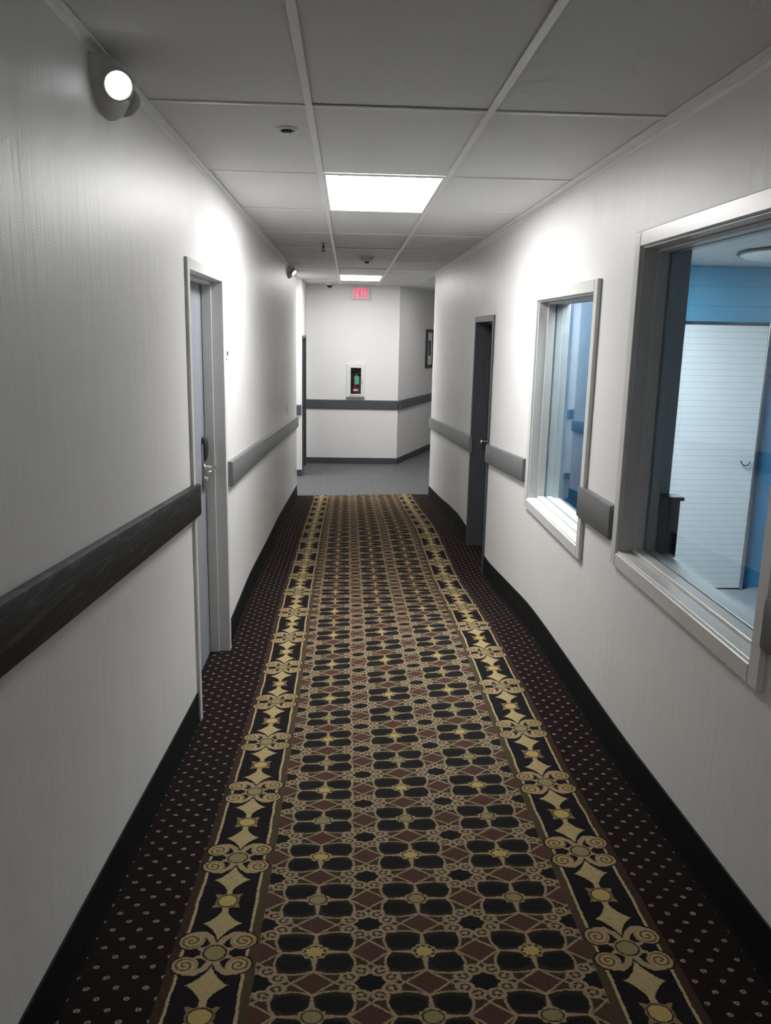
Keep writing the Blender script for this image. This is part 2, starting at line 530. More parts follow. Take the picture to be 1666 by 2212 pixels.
struct(MB().box(XL-.16, XR+.17, YN-.15, YN, ZB, ZT), 'wall_near', M_WALL, 'white wall closing the corridor behind the viewer', 'wall', smooth=False)
struct(MB().box(-3.2, XL-.16, 11.05, YE, ZB, ZT), 'wall_lobby_left', M_WALL, 'white wall of the side passage left of the lobby', 'wall', smooth=False)
YF = 13.9
CX0, CX1, CZ0, CZ1 = .036, .228, -1.040, -.590        # recess of the extinguisher cabinet
struct(MB().box(-.695, CX0, YF, YF+.15, ZB, ZT).box(CX1, .84, YF, YF+.15, ZB, ZT).box(CX0, CX1, YF, YF+.15, ZB, CZ0).box(CX0, CX1, YF, YF+.15, CZ1, ZT), 'wall_end', M_WALL, 'white end wall under the exit sign', 'wall', smooth=False)
AX0, AY0, AX1, AY1 = .84, YF, 2.05, 17.0
nrm = Vector((AY1-AY0, -(AX1-AX0), 0)).normalized()       # faces the corridor side
if nrm.y > 0: nrm = -nrm
mb = MB().prism([(AX0, AY0, ZB), (AX1, AY1, ZB), (AX1-nrm.x*.15, AY1-nrm.y*.15, ZB), (AX0-nrm.x*.15, AY0-nrm.y*.15, ZB)], (0, 0, ZT-ZB))
struct(mb, 'wall_angled', M_WALL, 'white wall angling away behind the framed picture', 'wall', smooth=False)
DLOB = (12.72, 13.66, ZB, -.125)
mb = MB()
mb.box(-3.2, -.83, 12.6, 12.75, ZB, ZT)
mb.box(-.83, -.692, 12.6, DLOB[0], ZB, ZT); mb.box(-.83, -.692, DLOB[1], YF+.15, ZB, ZT); mb.box(-.83, -.692, DLOB[0], DLOB[1], DLOB[3], ZT)
struct(mb, 'wall_lobby', M_WALL, 'white lobby corner beside the dark far door', 'wall', smooth=False)
struct(MB().box(-3.35, -3.2, 11.0, 12.8, ZB, ZT), 'wall_passage_left', M_WALL, 'white wall closing the left passage', 'wall', smooth=False)
struct(MB().box(3.9, 4.05, 10.9, 17.3, ZB, ZT), 'wall_passage_right', M_WALL, 'white wall closing the right passage', 'wall', smooth=False)
struct(MB().box(AX1-.1, 4.0, 17.0, 17.15, ZB, ZT), 'wall_passage_far', M_WALL, 'white wall at the far side of the right passage', 'wall', smooth=False)
struct(MB().box(XR+.17, 4.0, 10.83, 10.98, ZB, ZT), 'wall_passage_near', M_WALL, 'white wall round the corner from the right corridor wall', 'wall', smooth=False)

# ------------------------------------------------------------------ ceiling, tees and wall angles
lights_k = ((-5, 0), (1, 0), (7, 0), (8, 3), (7, -3))
cols = [-3.2, G0-3*.61-.61, G0-3*.61, G0-2*.61, G0-.61, G0, G0+.61, G0+1.22, G0+1.83, G0+2.44, G0+3.05, G0+3.66, 4.0]
KS = list(range(-6, 12))
tiles = MB(); grid_ = MB()
def reg(x0, x1, ya, yb):
    """tiles and tees over a rectangle"""
    cx_ = [x0] + [G0 + .61*k for k in range(-8, 10) if x0 + .02 < G0 + .61*k < x1 - .02] + [x1]
    cy = [ya] + [Y0 + TL*k for k in range(-8, 14) if ya + .02 < Y0 + TL*k < yb - .02] + [yb]
    for i in range(len(cx_)-1):
        for j in range(len(cy)-1):
            a, b_, c, d = cx_[i], cx_[i+1], cy[j], cy[j+1]
            lit = any(abs(c - (Y0+TL*k)) < .05 and abs(a-(G0+.61*m)) < .02 for k, m in lights_k)
            if lit: continue
            e = .0085
            z = H + .007 + random.uniform(-.002, .003)
            tiles.box(a+e, b_-e, c+e, d-e, z, z+.014, .002)
    for x in cx_[1:-1]:
        for j in range(len(cy)-1): grid_.box(x-.012, x+.012, cy[j], cy[j+1], H, H+.006)
    for y in cy[1:-1]:
        for i in range(len(cx_)-1):
            grid_.box(cx_[i]+(.012 if i else 0), cx_[i+1]-(.012 if i < len(cx_)-2 else 0), y-.0085, y+.0085, H+.001, H+.006)
    return cx_, cy
reg(XL, XR, YN, 10.98)
reg(-3.2, 4.0, 10.98, 17.1)
tiles.box(-3.3, 4.05, YN-.1, 17.2, H+.14, H+.16)
ceil = struct(tiles, 'ceiling', M_TILE, 'suspended ceiling of off-white tiles in a metal grid', 'ceiling', smooth=False)
g_ = grid_.build('ceiling_grid', M_GRID, parent=ceil, smooth=False, up=False)
tr = MB()
tr.box(XL, XL+.022, YN, YE-.05, H-.003, H+.004); tr.box(XL, XL+.0015, YN, YE-.05, H-.020, H)
struct(tr, 'trim_1', M_GRID, 'metal ceiling angle along the left wall', 'trim', smooth=False)
tr = MB()
tr.box(XR-.022, XR, YN, 10.98, H-.003, H+.004); tr.box(XR-.0015, XR, YN, 10.98, H-.020, H)
struct(tr, 'trim_2', M_GRID, 'metal ceiling angle along the right wall', 'trim', smooth=False)

# ------------------------------------------------------------------ ceiling lights
def make_light(name, label, group):
    t = thing(name, (0, 0, 0), label, 'ceiling light', group)
    fr = MB(); w, l = .292, .597
    for a in ((-w, w, -l, -l+.010), (-w, w, l-.010, l), (-w, -w+.010, -l+.010, l-.010), (w-.010, w, -l+.010, l-.010)):
        fr.box(a[0], a[1], a[2], a[3], .001, .012, .001)
    fr.box(-w, w, -l, l, .055, .065)
    fr.build('frame', M_WHITE, t)
    MB().box(-w+.010, w-.010, -l+.010, l-.010, .004, .010, .001).build('diffuser', M_LED, t)
    return t
L1 = make_light('ceiling_light', 'large lit rectangular ceiling panel nearest the viewer', 'lit ceiling panels')
L1.location = (G0+.305, Y0+1.5*TL, H+ZC)
L2 = copy_tree(L1); L2['label'] = 'small-looking lit ceiling panel above the exit sign'
L2.location = (G0+.305, Y0+7.5*TL, H+ZC)
L4 = copy_tree(L1); L4['label'] = 'added unseen light panel round the corner in the right passage'  # unseen panel, added to brighten the angled lobby wall
L4.location = (G0+.305+3*.61, Y0+8.5*TL, H+ZC)
M_LED2 = emit('dim_fill_diffuser', (1.0, .993, .982), 9.0)
for ch in L4.children:
    if ch.name.startswith('diffuser'):
        ch.data = ch.data.copy(); ch.data.materials[0] = M_LED2
M_LED3 = emit('soft_fill_diffuser', (1.0, .993, .982), 14.0)
L6 = copy_tree(L1); L6['label'] = 'added unseen light panel in the corridor behind the viewer'  # unseen panel, added to lift the near walls
L6.location = (G0+.305, Y0-4.5*TL, H+ZC)
for ch in L6.children:
    if ch.name.startswith('diffuser'):
        ch.data = ch.data.copy(); ch.data.materials[0] = M_LED3
L5 = copy_tree(L1); L5['label'] = 'added unseen light panel round the corner in the left passage'  # unseen panel, added to brighten the face of the lobby corner
L5.location = (G0+.305-3*.61, Y0+7.5*TL, H+ZC)

# ------------------------------------------------------------------ baseboards
def cove(side, ya, yb, name, label):
    x = XL if side < 0 else XR; sgn = 1 if side < 0 else -1
    bt = btL if side < 0 else btR
    prof = [(0, 0), (.004, -.004), (.005, -BH+.030), (.006, -BH+.014), (.009, -BH+.002), (.010, -BH-.006), (0, -BH-.006)]
    n = max(2, int((yb-ya)/.08))
    rings = []
    for i in range(n+1):
        y = ya + (yb-ya)*i/n; z = bt(y)
        rings.append([(x + sgn*a, y, z + b) for a, b in prof])
    return struct(MB().loft(rings), name, M_BASE, label, 'baseboard')
cove(-1, YN, 3.618, 'baseboard_left', 'black vinyl baseboard on the left wall before the door')
cove(-1, 4.662, YE, 'baseboard_left_far', 'black vinyl baseboard on the left wall past the door')
cove(1, YN, 6.372, 'baseboard_right', 'black vinyl baseboard below the two windows')
cove(1, 7.335, 10.98, 'baseboard_right_far', 'black vinyl baseboard past the dark door on the right')
mb = MB().box(-.692, .838, YF-.012, YF, ZLOB, ZLOB+.10, .003)
struct(mb, 'baseboard_end', M_BASEG, 'slate grey baseboard on the end wall', 'baseboard')
def strip(p0, p1, out, z0, z1, th):
    a, b, o = Vector((*p0, 0)), Vector((*p1, 0)), Vector(out)*th
    ch = min(.012, th*.6)
    sec = lambda p: [(p.x, p.y, z0), (p.x+o.x*.55, p.y+o.y*.55, z0), (p.x+o.x, p.y+o.y, z0+ch), (p.x+o.x, p.y+o.y, z1-ch), (p.x+o.x*.55, p.y+o.y*.55, z1), (p.x, p.y, z1)]
    return MB().loft([sec(a), sec(b)])
struct(strip((AX0, AY0), (AX1, AY1), nrm, ZLOB, ZLOB+.10, .012), 'baseboard_angled', M_BASEG, 'slate grey baseboard on the angled far wall', 'baseboard')
struct(MB().box(-3.2, -.692, 12.588, 12.6, ZLOB, ZLOB+.10, .003), 'baseboard_lobby', M_BASEG, 'slate grey baseboard on the lobby corner', 'baseboard')

# ------------------------------------------------------------------ bumper rails
RH, RT = .145, .028
def rail(side, pts, mat, label, h=RH):
    x = XL if side < 0 else XR; s = 1 if side < 0 else -1
    c = .010
    prof = [(0, 0), (RT-c, 0), (RT-.003, -.003), (RT, -c), (RT, -h+c), (RT-.003, -h+.003), (RT-c, -h), (0, -h)]
    rings = [[(x + s*a, y, z + b) for a, b in prof] for y, z in pts]
    mid = pts[len(pts)//2]
    o = MB().loft(rings).build('bumper_rail', mat, origin=(x, mid[0], mid[1]-h/2))
    return tag(o, label, 'bumper rail', 'grey bumper rails on the walls')
rail(-1, [(-3.9, -.122), (1.6, -.531), (3.0, -.636), (3.70, -.688)], M_RAILD, 'dark wood-grained bumper rail on the left wall before the door')
rail(-1, [(4.745, -.752), (6.0, -.822), (8.5, -.975), (YE-.01, -1.142)], M_RAIL, 'long grey bumper rail on the left wall past the door')
rail(1, [(-3.9, -.30), (1.4, -.617), (1.992, -.650)], M_RAIL, 'rail stub cut off at the right edge beside the near window')
rail(1, [(3.285, -.683), (3.765, -.690)], M_RAIL, 'short dark rail piece between the two windows')
rail(1, [(5.00, -.752), (6.40, -.850)], M_RAIL, 'grey bumper rail between the far window and the dark door')
rail(1, [(7.26, -.894), (9.10, -.998)], M_RAIL, 'pale-lit rail piece just past the dark right door')
rail(1, [(9.106, -.998), (10.985, -1.108)], M_RAIL, 'last rail piece at the far end of the right wall')
def lrail(p0, p1, out, zt, label):
    o = strip(p0, p1, out, zt-.150, zt, .03).build('bumper_rail', M_BLUEG, origin=(p0[0], p0[1], zt-.075))
    return tag(o, label, 'bumper rail', 'grey bumper rails on the walls')
M_BLUEG = paint('blue_grey_rail_paint', (.060, .068, .080), .42, .05)
lrail((-.690, YF), (.845, YF), (0, -1, 0), -1.130, 'slate bumper rail under the extinguisher cabinet')
lrail((AX0+.02, AY0), (AX1, AY1), nrm, -1.130, 'slate bumper rail on the angled wall below the picture')
lrail((-3.1, 12.6), (-.70, 12.6), (0, -1, 0), -1.110, 'slate rail end on the lobby corner beside the far left door')

# ------------------------------------------------------------------ left door
d1 = thing('door_1', (XL, 4.135, btL(4.1)-BH), 'grey door with a key card lock in a pale frame on the left wall', 'door', kind='structure')
def P(o): return Vector((0, 0, 0))
def part(mb, name, mat, parent, label=None):
    """mesh given in eye coordinates, parented to a thing that stands somewhere"""
    p = Vector((0, 0, 0)); q = parent
    while q is not None:
        p += Vector(q.location); q = q.parent
    p -= Vector((0, 0, ZC))
    bmesh.ops.translate(mb.bm, verts=mb.bm.verts, vec=-p)
    o = mb.build(name, mat, parent)
    if label: o['label'] = label
    return o
zf = btL(4.1)-BH-.06
zt = DL[3]
fr = MB()
cw, ct = .045, .013
fr.box(XL-.10, XL+ct, DL[0]-cw, DL[0]+.004, zf-.05, zt+cw, .002)       # near jamb
fr.box(XL-.10, XL+ct, DL[1]-.004, DL[1]+cw, zf-.05, zt+cw, .002)       # far jamb
fr.box(XL-.10, XL+ct, DL[0]+.004, DL[1]-.004, zt-.004, zt+cw, .002)    # head
fr.box(XL-.10, XL-.048, DL[0]+.004, DL[0]+.020, zf-.05, zt-.004, .002)
fr.box(XL-.10, XL-.048, DL[1]-.020, DL[1]-.004, zf-.05, zt-.004, .002)
fr.box(XL-.10, XL-.048, DL[0]+.020, DL[1]-.020, zt-.020, zt-.004, .002)
part(fr, 'door_frame', M_GREYF, d1, 'pale grey metal frame')
XD = XL-.102
part(MB().box(XD-.045, XD, DL[0]+.006, DL[1]-.006, zf+.03, zt-.006, .002), 'door_leaf', M_DOOR, d1, 'flat slate grey leaf')
part(MB().box(XD-.05, XL+.012, DL[0]+.004, DL[1]-.004, zf-.02, zf+.046, .004), 'threshold', M_BASE, d1)
lp = MB(); yl = 4.515
lp.box(XD, XD+.012, yl-.034, yl+.034, -.875, -.615, .005, 2)
lock = part(lp, 'lock_plate', M_STEEL, d1, 'steel escutcheon plate')
rd = MB()
rings = []
for k, (z, dx, hw) in enumerate([(-.712, .018, .020), (-.690, .026, .028), (-.650, .030, .032), (-.610, .028, .032), (-.588, .020, .028), (-.580, .010, .018)]):
    rings.append([(XD, yl-hw, z), (XD+dx*.75, yl-hw, z), (XD+dx, yl-hw*.6, z), (XD+dx, yl+hw*.6, z), (XD+dx*.75, yl+hw, z), (XD, yl+hw, z)])
rd.loft(rings)
part(rd, 'card_reader', M_BLACK, d1, 'black card reader')
lv = MB().lathe([(.020, 0), (.022, .004), (.012, .010), (.010, .05)], (XD+.010, yl, -.748), (1, 0, 0), 20)
lv.tube([(XD+.055, yl, -.748), (XD+.060, yl-.01, -.748), (XD+.060, yl-.06, -.749), (XD+.058, yl-.115, -.752), (XD+.052, yl-.125, -.753)], [.010, .011, .0095, .009, .007], 14)
part(lv, 'lever_handle', M_CHROME, d1, 'bright chrome lever')
part(MB().lathe([(.017, 0), (.017, .012), (.012, .016), (.004, .016)], (XD+.012, yl, -.815), (1, 0, 0), 20), 'key_cylinder', M_CHROME, d1)
for zh in (.06, -.75, -1.56):
    part(MB().tube([(XD+.006, DL[0]+.008, zh-.055), (XD+.006, DL[0]+.008, zh+.055)], .007, 10), 'hinge', M_STEEL, d1)

# ------------------------------------------------------------------ right door
d2 = thing('door_2', (XR, 6.85, btR(6.85)-BH), 'dark slate door in a deep dark frame on the right wall', 'door', kind='structure')
zf = btR(6.85)-BH-.05; zt = DR[3]
fr = MB(); dp = .125
fr.box(XR-.013, XR+dp, DR[0]-cw, DR[0]+.004, zf-.05, zt+cw, .002)
fr.box(XR-.013, XR+dp, DR[1]-.004, DR[1]+cw, zf-.05, zt+cw, .002)
fr.box(XR-.013, XR+dp, DR[0]+.004, DR[1]-.004, zt-.004, zt+cw, .002)
fr.box(XR+.075, XR+dp, DR[1]-.022, DR[1]-.004, zf-.05, zt-.004, .002)
fr.box(XR+.075, XR+dp, DR[0]+.004, DR[0]+.022, zf-.05, zt-.004, .002)
fr.box(XR+.075, XR+dp, DR[0]+.022, DR[1]-.022, zt-.022, zt-.004, .002)
part(fr, 'door_frame', M_DKGREY, d2, 'dark slate metal frame')
XD2 = XR+.126
part(MB().box(XD2, XD2+.043, DR[0]+.006, DR[1]-.006, zf-.02, zt-.006, .002), 'door_leaf', M_DKGREY, d2)
kn = MB().lathe([(.030, 0), (.031, .004), (.026, .009), (.011, .012), (.010, .034), (.018, .040), (.027, .052), (.028, .062), (.022, .072), (.008, .077)],
                (XD2, 7.15, -.925), (-1, 0, 0), 24)
part(kn, 'door_knob', M_CHROME, d2, 'shiny chrome knob')

# ------------------------------------------------------------------ far lobby door
d3 = thing('door_3', (-.692, 13.19, ZLOB), 'narrow-looking dark door at the far left beyond the carpet', 'door', kind='structure')
fr = MB()
fr.box(-.80, -.680, DLOB[0]-.04, DLOB[0]+.004, ZLOB, DLOB[3]+.04, .002)
fr.box(-.80, -.680, DLOB[1]-.004, DLOB[1]+.04, ZLOB, DLOB[3]+.04, .002)
fr.box(-.80, -.680, DLOB[0]+.004, DLOB[1]-.004, DLOB[3]-.004, DLOB[3]+.04, .002)
part(fr, 'door_frame', M_DKGREY, d3)
part(MB().box(-.80, -.757, DLOB[0]+.006, DLOB[1]-.006, ZLOB+.004, DLOB[3]-.006, .002), 'door_leaf', M_DKGREY, d3)
kl = MB().lathe([(.026, 0), (.026, .006), (.010, .010), (.010, .04)], (-.757, 12.82, -1.19), (1, 0, 0), 16)
kl.tube([(-.72, 12.82, -1.19), (-.715, 12.84, -1.19), (-.715, 12.93, -1.19)], .009, 10)
part(kl, 'lever_handle', M_CHROME, d3)

# ------------------------------------------------------------------ windows
def window(name, op, label, ledge, glass):
    y0, y1, z0, z1 = op
    w = thing(name, (XR, (y0+y1)/2, z0), label, 'window', kind='structure')
    fr = MB(); cw, ct, dp = .052, .019, .17
    e = .004
    fr.box(XR-ct, XR, y0-cw, y0+e, z0-cw, z1+cw, .003)           # casing, mitred look by overlap
    fr.box(XR-ct, XR, y1-e, y1+cw, z0-cw, z1+cw, .003)
    fr.box(XR-ct, XR, y0+e, y1-e, z1-e, z1+cw, .003)
    part(fr, 'window_casing', M_TRIM, w)
    jb = MB(); t_ = .012
    jb.box(XR-.006, XR+dp+.01, y0, y0+t_, z0, z1, .002); jb.box(XR-.006, XR+dp+.01, y1-t_, y1, z0, z1, .002)
    jb.box(XR-.006, XR+dp+.01, y0+t_, y1-t_, z1-t_, z1, .002)
    # stops either side of the pane
    for xa, xb in ((XR+.046, XR+.090), (XR+.100, XR+.135)):
        jb.box(xa, xb, y0+t_, y0+t_+.012, z0+t_, z1-t_, .002); jb.box(xa, xb, y1-t_-.012, y1-t_, z0+t_, z1-t_, .002)
        jb.box(xa, xb, y0+t_+.012, y1-t_-.012, z1-t_-.012, z1-t_, .002)
    part(jb, 'window_frame', M_JAMB, w)
    sl = MB()
    sl.box(XR-ct, XR, y0+e, y1-e, z0-cw, z0+e, .003)
    sl.box(XR-.010, XR+dp+.01, y0, y1, z0-.002, z0+t_, .002)
    for xa, xb in ((XR+.046, XR+.090), (XR+.100, XR+.135)):
        sl.box(xa, xb, y0+t_, y1-t_, z0+t_, z0+t_+.012, .002)
    if ledge: sl.box(XR+dp+.01, XR+dp+ledge, y0-.06, y1+.06, z0-.028, z0+t_, .004)
    part(sl, 'window_sill', M_TRIM, w, 'painted sill boards')
    part(MB().box(XR+.0915, XR+.0975, y0+t_+.001, y1-t_-.001, z0+t_+.001, z1-t_-.001), 'pane', glass, w)
    return w
window('window_1', W2, 'large near window on the right showing a white panel in a blue room', 0, M_GLASSW)
window('window_2', W1, 'narrow-looking farther window on the right filled with blue', 0, M_GLASS)

# ------------------------------------------------------------------ room behind the windows
RX0, RX1, RY0, RY1, RZ0, RZ1 = XR+.17, 5.4, .2, 6.15, -1.93, .515
struct(MB().box(RX0, RX1, RY0, RY1, RZ0-.08, RZ0), 'floor_room', M_RFLOOR, 'grey floor of the blue room behind the window', 'floor', smooth=False)
struct(MB().box(RX0, RX1, RY0, RY1, RZ1, RZ1+.1), 'ceiling_room', M_RCEIL, 'pale ceiling of the blue room', 'ceiling', smooth=False)
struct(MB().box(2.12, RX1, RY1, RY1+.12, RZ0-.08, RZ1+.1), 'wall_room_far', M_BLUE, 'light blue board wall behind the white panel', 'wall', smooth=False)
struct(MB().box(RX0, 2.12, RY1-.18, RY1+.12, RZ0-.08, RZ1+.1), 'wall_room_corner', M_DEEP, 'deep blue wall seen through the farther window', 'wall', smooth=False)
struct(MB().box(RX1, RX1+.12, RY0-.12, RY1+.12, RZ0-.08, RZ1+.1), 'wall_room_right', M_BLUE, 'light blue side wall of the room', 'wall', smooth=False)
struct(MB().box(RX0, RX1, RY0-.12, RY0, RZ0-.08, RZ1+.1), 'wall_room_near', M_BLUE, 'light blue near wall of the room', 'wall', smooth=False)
wp = thing('wall_panel', (2.6, 6.1, RZ0), 'tall white ribbed panel standing in the blue room', 'panel')
part(MB().box(2.14, 3.095, 6.09, 6.148, RZ0+.012, .095, .003), 'panel_board', M_MOSAIC, wp)
ed = MB().box(3.095, 3.118, 6.085, 6.148, RZ0+.004, .118, .002); ed.box(2.14, 3.095, 6.085, 6.148, .095, .118, .002)
part(ed, 'edge_trim', M_STEEL, wp)
part(MB().tube([(3.02-.035*math.cos(a), 6.075-.012*math.sin(a*1.0), -.905-.035*math.sin(a)) for a in [k*math.pi/10 for k in range(11)]], .004, 8), 'pull_ring', M_BLACK, wp, 'small dark curved pull')
dome = thing('ceiling_fixture', (2.78, 4.98, RZ1), 'round shallow fixture on the ceiling of the blue room', 'ceiling fixture')
part(MB().lathe([(.40, 0), (.45, -.004), (.455, -.016), (.44, -.022)], (2.78, 4.98, RZ1), (0, 0, 1), 48), 'dark_rim', M_BLACK, dome, 'dark rim')
part(MB().lathe([(.44, -.020), (.40, -.036), (.28, -.054), (.12, -.062), (.0, -.063)], (2.78, 4.98, RZ1), (0, 0, 1), 48), 'dish', M_RCEIL, dome)
bxl = thing('wooden_box', (1.28, 3.14, -.853), 'small dark brown wooden box with an overhanging lid on the near window sill', 'box')
bz = W2[2]+.010
part(MB().box(1.250, 1.304, 3.105, 3.180, bz, bz+.232, .003), 'box_body', M_BROWN, bxl)
part(MB().box(1.248, 1.315, 3.092, 3.180, bz+.232, bz+.247, .004), 'lid', M_BROWN, bxl)
part(MB().box(1.276, 1.300, 3.1035, 3.106, bz+.008, bz+.105, .0005), 'dark_opening', M_BLACK, bxl, 'black opening in the front')
L3 = copy_tree(L1); L3['label'] = 'added light panel inside the blue room, out of sight from the corridor'  # unseen panel, put in to light the blue room
L3.location = (1.62, 5.0, RZ1-.012+ZC)
for ch in L3.children:
    if ch.name.startswith('diffuser'):
        ch.data = ch.data.copy(); ch.data.materials[0] = M_COOL

# ------------------------------------------------------------------ emergency lights
def emergency(name, label, aim=(.34, .90, -.40)):
    t = thing(name, (0, 0, 0), label, 'emergency light', 'twin-lamp emergency lights')
    # housing: rounded wedge against the wall (wall is x = 0, lamps towards -y and +y)
    rings = []
    n = 20
    for z, a, d in ((.088, .150, .070), (.080, .158, .080), (.05, .160, .084), (.01, .154, .080), (-.03, .136, .068), (-.06, .108, .052), (-.080, .074, .034), (-.090, .040, .018)):
        ring = [(-.003, a*1.0, z)]
        for k in range(n+1):
            th = math.pi*k/n
            ring.append((d*math.sin(th)**.8 + .002, a*math.cos(th), z))
        ring.append((-.003, -a, z))
        rings.append([(x_, y_, z_*.86 + .008) for x_, y_, z_ in ring])
    MB().loft(rings).build('housing', M_CREAM, t)
    for sgn, lit in ((-1, True), (1, True)):
        c = Vector((.074, -.112, .004)) if sgn < 0 else Vector((.046, .085, .004)); ax = Vector((aim[0], sgn*aim[1], aim[2])).normalized()
        hd = MB().lathe([(.012, -.040), (.034, -.034), (.045, -.016), (.0475, .0), (.0475, .016), (.044, .020), (.0415, .019), (.041, .008)], c, ax, 28)
        h = hd.build('lamp_head', M_CREAM, t)
        ln = MB().lathe([(.0405, .006), (.040, .008), (.030, .010), (.015, .0115), (.0, .012)], c, ax, 28)
        ln.build('lens', M_LENS, h)
    MB().box(.072, .080, -.012, .012, -.012, .012, .002).build('test_button', M_BLACK, t)
    return t
E1 = emergency('emergency_light', 'near twin-lamp emergency light with a bright white lamp, left wall by the ceiling')
E1.location = (XL, 2.53, .628+ZC); E1.scale = (.86, .86, .86)
E2 = emergency('emergency_light', 'small far emergency light at the end of the left wall', (.72, .36, -.58))
E2.location = (XL, 9.75, .625+ZC); E2.scale = (.86, .86, .86)

# ------------------------------------------------------------------ exit sign
xs_ = thing('exit_sign', (.203, YF-.03, .49), 'white EXIT sign with glowing red letters on the end wall', 'exit sign')
part(MB().box(.047, .359, YF-.048, YF-.001, .497, .694, .010, 2), 'housing', M_WHITE, xs_)
part(MB().box(.13, .276, YF-.044, YF-.004, .692, H+.002, .002), 'mount', M_WHITE, xs_)
yl0, yl1 = YF-.0535, YF-.046
lz0, lz1 = .520, .672; th = .020
def bar(mb, p, q, w):
    p, q = Vector((p[0], 0, p[1])), Vector((q[0], 0, q[1])); d = (q-p).normalized(); n_ = Vector((-d.z, 0, d.x))*(w/2)
    mb.prism([(v.x, yl0, v.z) for v in (p+n_, q+n_, q-n_, p-n_)], (0, yl1-yl0, 0))
for i, ch in enumerate('EXIT'):
    mb = MB(); x = .090 + i*.066 - (.008 if i == 3 else 0); wd = .048
    if ch == 'E':
        bar(mb, (x+th/2, lz0), (x+th/2, lz1), th)
        for z in (lz0+th/2, (lz0+lz1)/2, lz1-th/2): bar(mb, (x+th, z), (x+wd, z), th*.9)
    elif ch == 'X':
        bar(mb, (x+.006, lz0), (x+wd-.006, lz1), th); bar(mb, (x+.006, lz1), (x+wd-.006, lz0), th)
    elif ch == 'I':
        x += .010; bar(mb, (x+th/2, lz0), (x+th/2, lz1), th)
    else:
        x -= .010; bar(mb, (x+wd/2, lz0), (x+wd/2, lz1-th), th); bar(mb, (x-.002, lz1-th/2), (x+wd+.002, lz1-th/2), th)
    part(mb, 'letter', M_REDL, xs_, 'red letter %s' % ch)

# ------------------------------------------------------------------ extinguisher cabinet and extinguisher
M_TUB = paint('grey_enamel', (.10, .10, .10), .5, .05)
cab = thing('extinguisher_cabinet', (.127, YF, -1.08), 'white fire extinguisher cabinet with a glass front on the end wall', 'cabinet')
fx0, fx1, fz0, fz1 = -.023, .277, -1.080, -.530; ix0, ix1, iz0, iz1 = .042, .222, -1.034, -.596
fr = MB()
for a in ((fx0, ix0, fz0, fz1), (ix1, fx1, fz0, fz1)): fr.box(a[0], a[1], YF-.030, YF, a[2], a[3], .006)
fr.box(ix0, ix1, YF-.030, YF, iz1, fz1, .006); fr.box(ix0, ix1, YF-.030, YF, fz0, iz0, .006)
part(fr, 'trim_frame', M_WHITE, cab)
dr = MB()
for a in ((ix0-.022, ix0+.004, iz0-.022, iz1+.022), (ix1-.004, ix1+.022, iz0-.022, iz1+.022)): dr.box(a[0], a[1], YF-.040, YF-.028, a[2], a[3], .003)
dr.box(ix0+.004, ix1-.004, YF-.040, YF-.028, iz1-.004, iz1+.022, .003); dr.box(ix0+.004, ix1-.004, YF-.040, YF-.028, iz0-.022, iz0+.004, .003)
door = part(dr, 'door', M_WHITE, cab)
part(MB().box(ix1+.004, ix1+.016, YF-.052, YF-.038, -.86, -.80, .003), 'pull_handle', M_STEEL, door)
part(MB().box(ix0+.004, ix1-.004, YF-.034, YF-.032, iz0+.004, iz1-.004), 'pane', M_GLASS, cab)
bk = MB(); t_ = .004; yb_ = YF+.135
part(MB().box(ix0, ix1, yb_, yb_+t_, iz0, iz1).box(ix0-t_, ix0, YF-.028, yb_+t_, iz0-t_, iz1+t_).box(ix1, ix1+t_, YF-.028, yb_+t_, iz0-t_, iz1+t_)
     .box(ix0, ix1, YF-.028, yb_+t_, iz1, iz1+t_).box(ix0, ix1, YF-.028, yb_+t_, iz0-t_, iz0), 'tub', M_TUB, cab)
part(MB().box(fx0-.004, fx1+.004, YF-.042, YF-.001, fz0-.014, fz0+.004, .003), 'bottom_lip', M_STEEL, cab, 'grey metal lip')
ex = thing('fire_extinguisher', (.125, YF+.055, iz0+.002), 'red fire extinguisher with a green tag inside the wall cabinet', 'fire extinguisher')
ey = YF+.058
part(MB().lathe([(.045, 0), (.050, .004), (.051, .02), (.051, .22), (.048, .245), (.034, .268), (.018, .280), (.016, .295)], (.128, ey, iz0+.002), (0, 0, 1), 28), 'cylinder', M_RED, ex)
part(MB().lathe([(.0518, .05), (.0522, .052), (.0522, .082), (.0518, .084)], (.128, ey, iz0+.002), (0, 0, 1), 28), 'paper_label', M_PAPER, ex, 'white instruction label')
part(MB().lathe([(.017, .290), (.019, .300), (.019, .325), (.010, .332)], (.128, ey, iz0+.002), (0, 0, 1), 20), 'valve', M_STEEL, ex)
hn = MB().prism([(.118, ey-.010, -.715), (.205, ey-.010, -.685), (.205, ey-.010, -.677), (.112, ey-.010, -.700)], (0, .02, 0))
hn.prism([(.120, ey-.010, -.735), (.190, ey-.010, -.748), (.190, ey-.010, -.741), (.118, ey-.010, -.724)], (0, .02, 0))
part(hn, 'handle', M_CHROME, ex, 'bright handle')
part(MB().tube([(.118, ey-.012, -.722), (.095, ey-.02, -.705), (.074, ey-.03, -.72), (.066, ey-.035, -.78), (.064, ey-.035, -.86), (.070, ey-.034, -.93), (.078, ey-.03, -.965)], [.008, .008, .0085, .0085, .0085, .0085, .011], 12), 'hose', M_BLACK, ex)
part(MB().lathe([(.0, 0), (.013, .002), (.013, .006), (.0, .008)], (.150, ey-.022, -.735), (0, -1, 0), 16), 'gauge', M_WHITE, ex)
part(MB().box(.112, .185, ey-.062, ey-.060, -.872, -.735), 'green_tag', M_GREEN, ex, 'green inspection tag')

